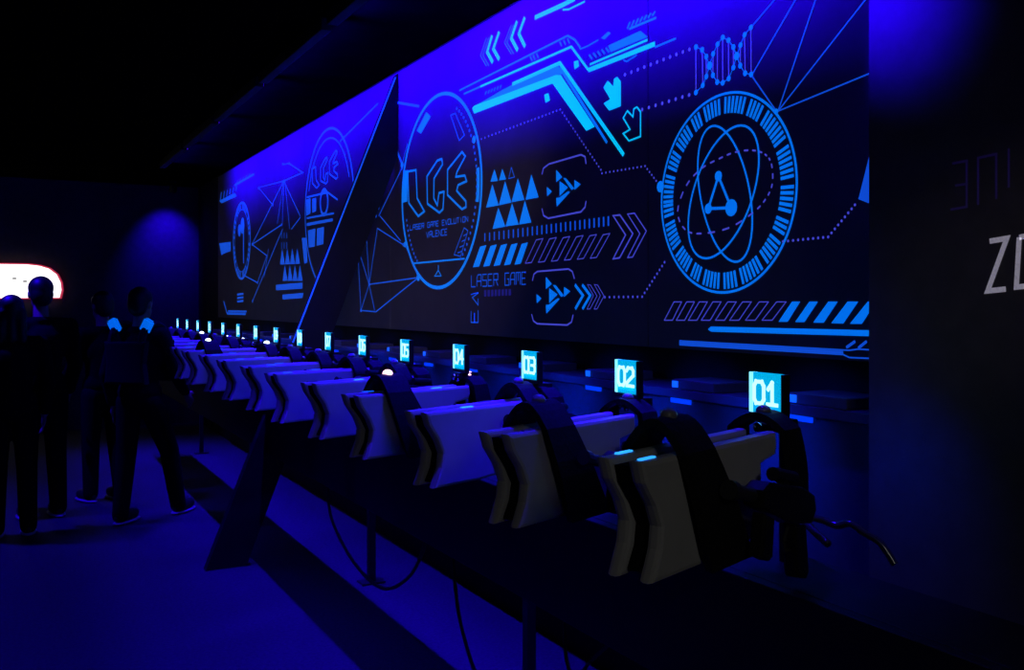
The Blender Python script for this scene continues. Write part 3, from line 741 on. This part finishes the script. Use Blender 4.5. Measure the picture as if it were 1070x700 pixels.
# added neutral and warm fill lights, sources unseen
def area(loc, target, power, col, sx, spread=180):
    l = bpy.data.lights.new('area', 'AREA'); l.energy = power; l.color = col; l.size = sx; l.spread = math.radians(spread)
    o = bpy.data.objects.new('entrance_light', l); C.objects.link(o); o.location = loc
    o.rotation_euler = (Vector(target) - Vector(loc)).to_track_quat('-Z', 'Y').to_euler(); return o
area((.2, -1.6, 2.6), (1.5, 1.7, 1.05), .27, (1, .98, .95), .5, 50)
spot((.6, -.3, 2.6), on_x(1040, 285, XP), 7, (1, .82, .95), 16, 1)
area((1.0, 2.2, HC - .05), on_x(420, 310, XW), .75, (1, .8, .85), .2, 36)

# ------------------------------------------------------------------ lit board on the far wall
t = thing('lit_board', 'bright white glowing board with rounded end and red rim behind the dark people', 'screen', (0, YFAR, 0))
def fw(px, py): 
    d = ray(px, py); k_ = YFAR / d.y; return (d.x * k_, EYE + d.z * k_)
outl = [fw(-70, 312), fw(62, 311), fw(64, 303), fw(63, 295), fw(59, 287), fw(51, 281), fw(41, 278), fw(28, 276.5), fw(-70, 275)]
bm = bmesh.new(); prism(bm, outl, 'x', -.05, -.005); obj('screen_face', bm, M['screen'], t)
cx, cz = fw(0, 295)
bm = bmesh.new(); prism(bm, [(cx + (x - cx) * 1.03 + .006, cz + (z - cz) * 1.07) for x, z in outl], 'x', -.03, -.002); obj('rim', bm, M['screen_rim'], t)
bm = bmesh.new()
for px, py in ((15, 291), (26, 294)):
    x, z = fw(px, py); box(bm, x - .022, x + .022, -.054, -.0505, z - .012, z + .012)
obj('screen_mark', bm, M['screen_mark'], t)

# ------------------------------------------------------------------ people
def seg(bm, p0, p1, r0, r1, n=12):
    p0 = Vector(p0); p1 = Vector(p1); t = (p1 - p0).normalized()
    pts = []; rs = []
    for k_ in range(4):
        a = PI / 2 * (1 - k_ / 4); pts.append(p0 - t * r0 * math.sin(a) * .999); rs.append(max(.0006, r0 * math.cos(a)))
    pts.append(p0); rs.append(r0)
    pts.append(p1); rs.append(r1)
    for k_ in range(1, 5):
        a = PI / 2 * k_ / 4; pts.append(p1 + t * r1 * math.sin(a) * .999); rs.append(max(.0006, r1 * math.cos(a)))
    tube(bm, pts, rs, n)
def ell3(bm, c, rx, ry, rz, rot=None):
    r = bmesh.ops.create_icosphere(bm, subdivisions=3, radius=1)
    for v in r['verts']:
        q = Vector((v.co.x * rx, v.co.y * ry, v.co.z * rz))
        if rot: q = rot @ q
        v.co = q + Vector(c)
def fused(name, bm, m, parent, vox):
    bmesh.ops.recalc_face_normals(bm, faces=bm.faces[:])
    me = bpy.data.meshes.new(name); bm.to_mesh(me); bm.free()
    o = bpy.data.objects.new(name + '_tmp', me); C.objects.link(o)
    md = o.modifiers.new('r', 'REMESH'); md.mode = 'VOXEL'; md.voxel_size = vox
    ms = o.modifiers.new('s', 'SMOOTH'); ms.iterations = 3; ms.factor = .5
    dg = bpy.context.evaluated_depsgraph_get(); dg.update()
    me2 = bpy.data.meshes.new_from_object(o.evaluated_get(dg))
    bpy.data.objects.remove(o); me2.name = name
    me2.materials.clear(); me2.materials.append(m)
    for p in me2.polygons: p.use_smooth = True
    r = bpy.data.objects.new(name, me2); C.objects.link(r); r.parent = parent
    return r
def person(label, foot, H, face, top, trous, hair='short', stride=(0, 0), arms=((.0, .0), (.0, .0)), vest=False, head_yaw=0):
    """local frame: faces +y, x to its right; face = yaw"""
    s = H / 1.75
    t = thing('person', label, 'person', (foot[0], foot[1], 0), face)
    V = lambda x, y, z: Vector((x * s, y * s, z * s))
    hipz = .90
    feet = [V(-.10, stride[0], 0), V(.11, stride[1], 0)]
    hips = [V(-.09, 0, hipz), V(.09, 0, hipz)]
    body = bmesh.new()
    legs = []
    for i in range(2):
        ank = feet[i] + V(0, -.03, .09); kn = (hips[i] + ank) / 2 + V(0, .06 if abs(stride[i]) > .1 else .02, .02)
        legs.append((hips[i], kn, ank))
        seg(body, hips[i], kn, .085 * s, .056 * s); seg(body, kn, ank, .056 * s, .038 * s); ell3(body, kn.lerp(ank, .3) + V(0, -.012, 0), .046 * s, .046 * s, .1 * s)
        ell3(body, feet[i] + V(0, .05, .045), .042 * s, .12 * s, .04 * s)
    ell3(body, V(0, 0, .95), .155 * s, .105 * s, .13 * s); seg(body, V(0, 0, 1.0), V(0, .0, 1.28), .12 * s, .135 * s)
    ell3(body, V(0, .01, 1.27), .17 * s, .11 * s, .17 * s); seg(body, V(-.15, 0, 1.39), V(.15, 0, 1.39), .06 * s, .06 * s)
    seg(body, V(0, -.005, 1.40), V(0, .015, 1.54), .058 * s, .052 * s)
    R = Matrix.Rotation(head_yaw, 3, 'Z'); hc = V(0, .02, 1.63)
    hd = lambda x, y, z: hc + R @ V(x, y, z)
    ell3(body, hc + V(0, 0, .02), .075 * s, .093 * s, .10 * s); ell3(body, hd(0, .03, -.05), .055 * s, .06 * s, .07 * s)
    ell3(body, hd(0, .1, -.01), .012 * s, .018 * s, .022 * s); ell3(body, hd(0, .085, -.055), .024 * s, .01 * s, .009 * s)
    seg(body, hd(0, .088, .03), hd(0, .1, -.005), .008 * s, .011 * s, 8)
    for q in (-1, 1):
        ell3(body, hd(q * .077, -.005, 0), .010 * s, .02 * s, .032 * s); ell3(body, hd(q * .03, .085, .02), .014 * s, .008 * s, .008 * s)
    armj = []
    for i, q in enumerate((-1, 1)):
        fw_, ben = arms[i]
        sh = V(q * .19, 0, 1.40); el = sh + V(q * .05, math.sin(fw_) * .29, -math.cos(fw_) * .29)
        wr = el + V(-q * .02, math.sin(fw_ + ben) * .25, -math.cos(fw_ + ben) * .25); d_ = (wr - el).normalized()
        armj.append((sh, el, wr)); seg(body, sh, el, .052 * s, .042 * s); seg(body, el, wr, .042 * s, .028 * s)
        side = Vector((0, 1, 0)); side = (side - d_ * side.dot(d_)).normalized(); inn = d_.cross(side) * q
        palm = wr + d_ * .05 * s
        rot = Matrix((side, inn, d_)).transposed()
        ell3(body, palm, .042 * s, .018 * s, .055 * s, rot)
        for f in range(4):
            b0 = palm + d_ * .04 * s + side * (-.03 + f * .02) * s; L = (.06, .075, .08, .068)[f] * s
            m_ = b0 + d_ * L * .5; e_ = m_ + (d_ * .85 + inn * -.5).normalized() * L * .5
            seg(body, b0, m_, .0092 * s, .0085 * s, 8); seg(body, m_, e_, .0085 * s, .0075 * s, 8)
        b0 = wr + d_ * .03 * s + side * .03 * s; m_ = b0 + (d_ + side).normalized() * .035 * s
        seg(body, b0, m_, .012 * s, .011 * s, 8); seg(body, m_, m_ + (d_ * 1 + side * .3).normalized() * .03 * s, .011 * s, .009 * s, 8)
    fused('body', body, M['skin'], t, .0072)
    sh_ = bmesh.new()
    ell3(sh_, V(0, 0, .98), .172 * s, .125 * s, .12 * s); seg(sh_, V(0, 0, 1.0), V(0, 0, 1.28), .135 * s, .15 * s); ell3(sh_, V(0, .01, 1.27), .188 * s, .128 * s, .175 * s)
    seg(sh_, V(-.155, 0, 1.395), V(.155, 0, 1.395), .07 * s, .07 * s); ell3(sh_, V(0, 0, 1.44), .08 * s, .075 * s, .04 * s)
    for a0, a1, a2 in armj:
        seg(sh_, a0, a1, .064 * s, .055 * s); seg(sh_, a1, a1.lerp(a2, .88), .055 * s, .042 * s)
    fused('jacket', sh_, top, t, .012)
    tr = bmesh.new(); ell3(tr, V(0, 0, .92), .165 * s, .118 * s, .12 * s)
    for a0, a1, a2 in legs: seg(tr, a0, a1, .098 * s, .074 * s); seg(tr, a1, a2 + V(0, 0, -.02), .074 * s, .06 * s)
    fused('trousers', tr, trous, t, .012)
    for f in feet:
        b = bmesh.new(); ell3(b, f + V(0, .045, .055), .052 * s, .14 * s, .052 * s); seg(b, f + V(0, -.03, .06), f + V(0, -.03, .11), .05 * s, .05 * s)
        so = fused('shoe', b, M['shoe'], t, .012)
        b = bmesh.new(); ell3(b, f + V(0, .045, .014), .056 * s, .148 * s, .016 * s); obj('sole', b, M['sole'], so, True)
    hr = bmesh.new(); ell3(hr, hd(0, -.012, .048), .086 * s, .098 * s, .09 * s); ell3(hr, hd(0, -.045, -.0), .078 * s, .065 * s, .09 * s)
    if hair == 'long':
        for q in (-1, 0, 1): seg(hr, hd(q * .055, -.055, .0), hd(q * .075, -.075, -.2), .045 * s, .03 * s)
    fused('hair', hr, M['hair_dark'], t, .01)
    if vest:
        v = bmesh.new()
        prism(v, [(-.17 * s, 1.36 * s), (-.15 * s, 1.2 * s), (-.17 * s, 1.05 * s), (.17 * s, 1.05 * s), (.15 * s, 1.2 * s), (.17 * s, 1.36 * s)], 'x', -.19 * s, -.125 * s, bev=.015)
        prism(v, [(-.17 * s, 1.36 * s), (-.15 * s, 1.2 * s), (-.17 * s, 1.05 * s), (.17 * s, 1.05 * s), (.15 * s, 1.2 * s), (.17 * s, 1.36 * s)], 'x', .14 * s, .2 * s, bev=.015)
        for q in (-1, 1):
            tube(v, catmull([V(q * .12, -.16, 1.3), V(q * .125, -.13, 1.43), V(q * .125, 0, 1.485), V(q * .12, .13, 1.43), V(q * .12, .17, 1.3)], 6), .03 * s, 8)
        vo = obj('laser_vest', v, M['strap'], t)
        for q in (-1, 1):
            b = bmesh.new(); r_ = bmesh.ops.create_cube(b, size=1)
            for w_ in r_['verts']: w_.co = Vector((w_.co.x * .075 * s, w_.co.y * .05, w_.co.z * .105 * s))
            bmesh.ops.bevel(b, geom=b.edges[:], offset=.012, segments=2, affect='EDGES')
            bmesh.ops.rotate(b, verts=b.verts[:], cent=(0, 0, 0), matrix=Matrix.Rotation(q * .5, 3, 'Y')); bmesh.ops.translate(b, verts=b.verts[:], vec=V(q * .135, -.11, 1.475))
            so = obj('shoulder_sensor', b, M['led_shoulder'], vo); so['label'] = 'lit blue shoulder sensor'
    return t
def yaw_away(px): 
    d = ray(px, 316); return math.atan2(-d.x, d.y)
f = on_z(12, 560, 0); person('person in dark clothes at the far left edge, watching the bright board', (f.x, f.y), 1.64, yaw_away(10), M['cloth_black'], M['cloth_black'], 'long', arms=((.1, .3), (.1, .2)))
f = on_z(43, 541, 0); person('taller person in dark clothes standing right in front of the bright board', (f.x, f.y), 1.78, yaw_away(40) + .2, M['cloth_black'], M['cloth_black'], 'short', arms=((.2, .5), (.1, .4)))
f = on_z(108, 523, 0); person('person in dark clothes standing left of the one with lit blue shoulders', (f.x, f.y), 1.68, yaw_away(90) + .5, M['cloth_black'], M['denim'], 'short', stride=(.05, -.05), arms=((.2, .8), (.1, .2)))
f = on_z(146, 546, 0); person('person in dark clothes wearing a vest with two lit blue shoulder sensors, mid step', (f.x, f.y), 1.70, yaw_away(150) - .6, M['cloth_navy'], M['denim'], 'short', stride=(-.06, .36), arms=((-.2, .4), (.3, .5)), vest=True)

# ------------------------------------------------------------------ world and view
w = bpy.data.worlds.new('world'); bpy.context.scene.world = w; w.use_nodes = True
w.node_tree.nodes['Background'].inputs['Color'].default_value = (.2, .2, 1, 1); w.node_tree.nodes['Background'].inputs['Strength'].default_value = .002
vs = bpy.context.scene.view_settings
vs.view_transform = 'Standard'; vs.look = 'None'; vs.exposure = 0; vs.gamma = 1; vs.use_curve_mapping = False
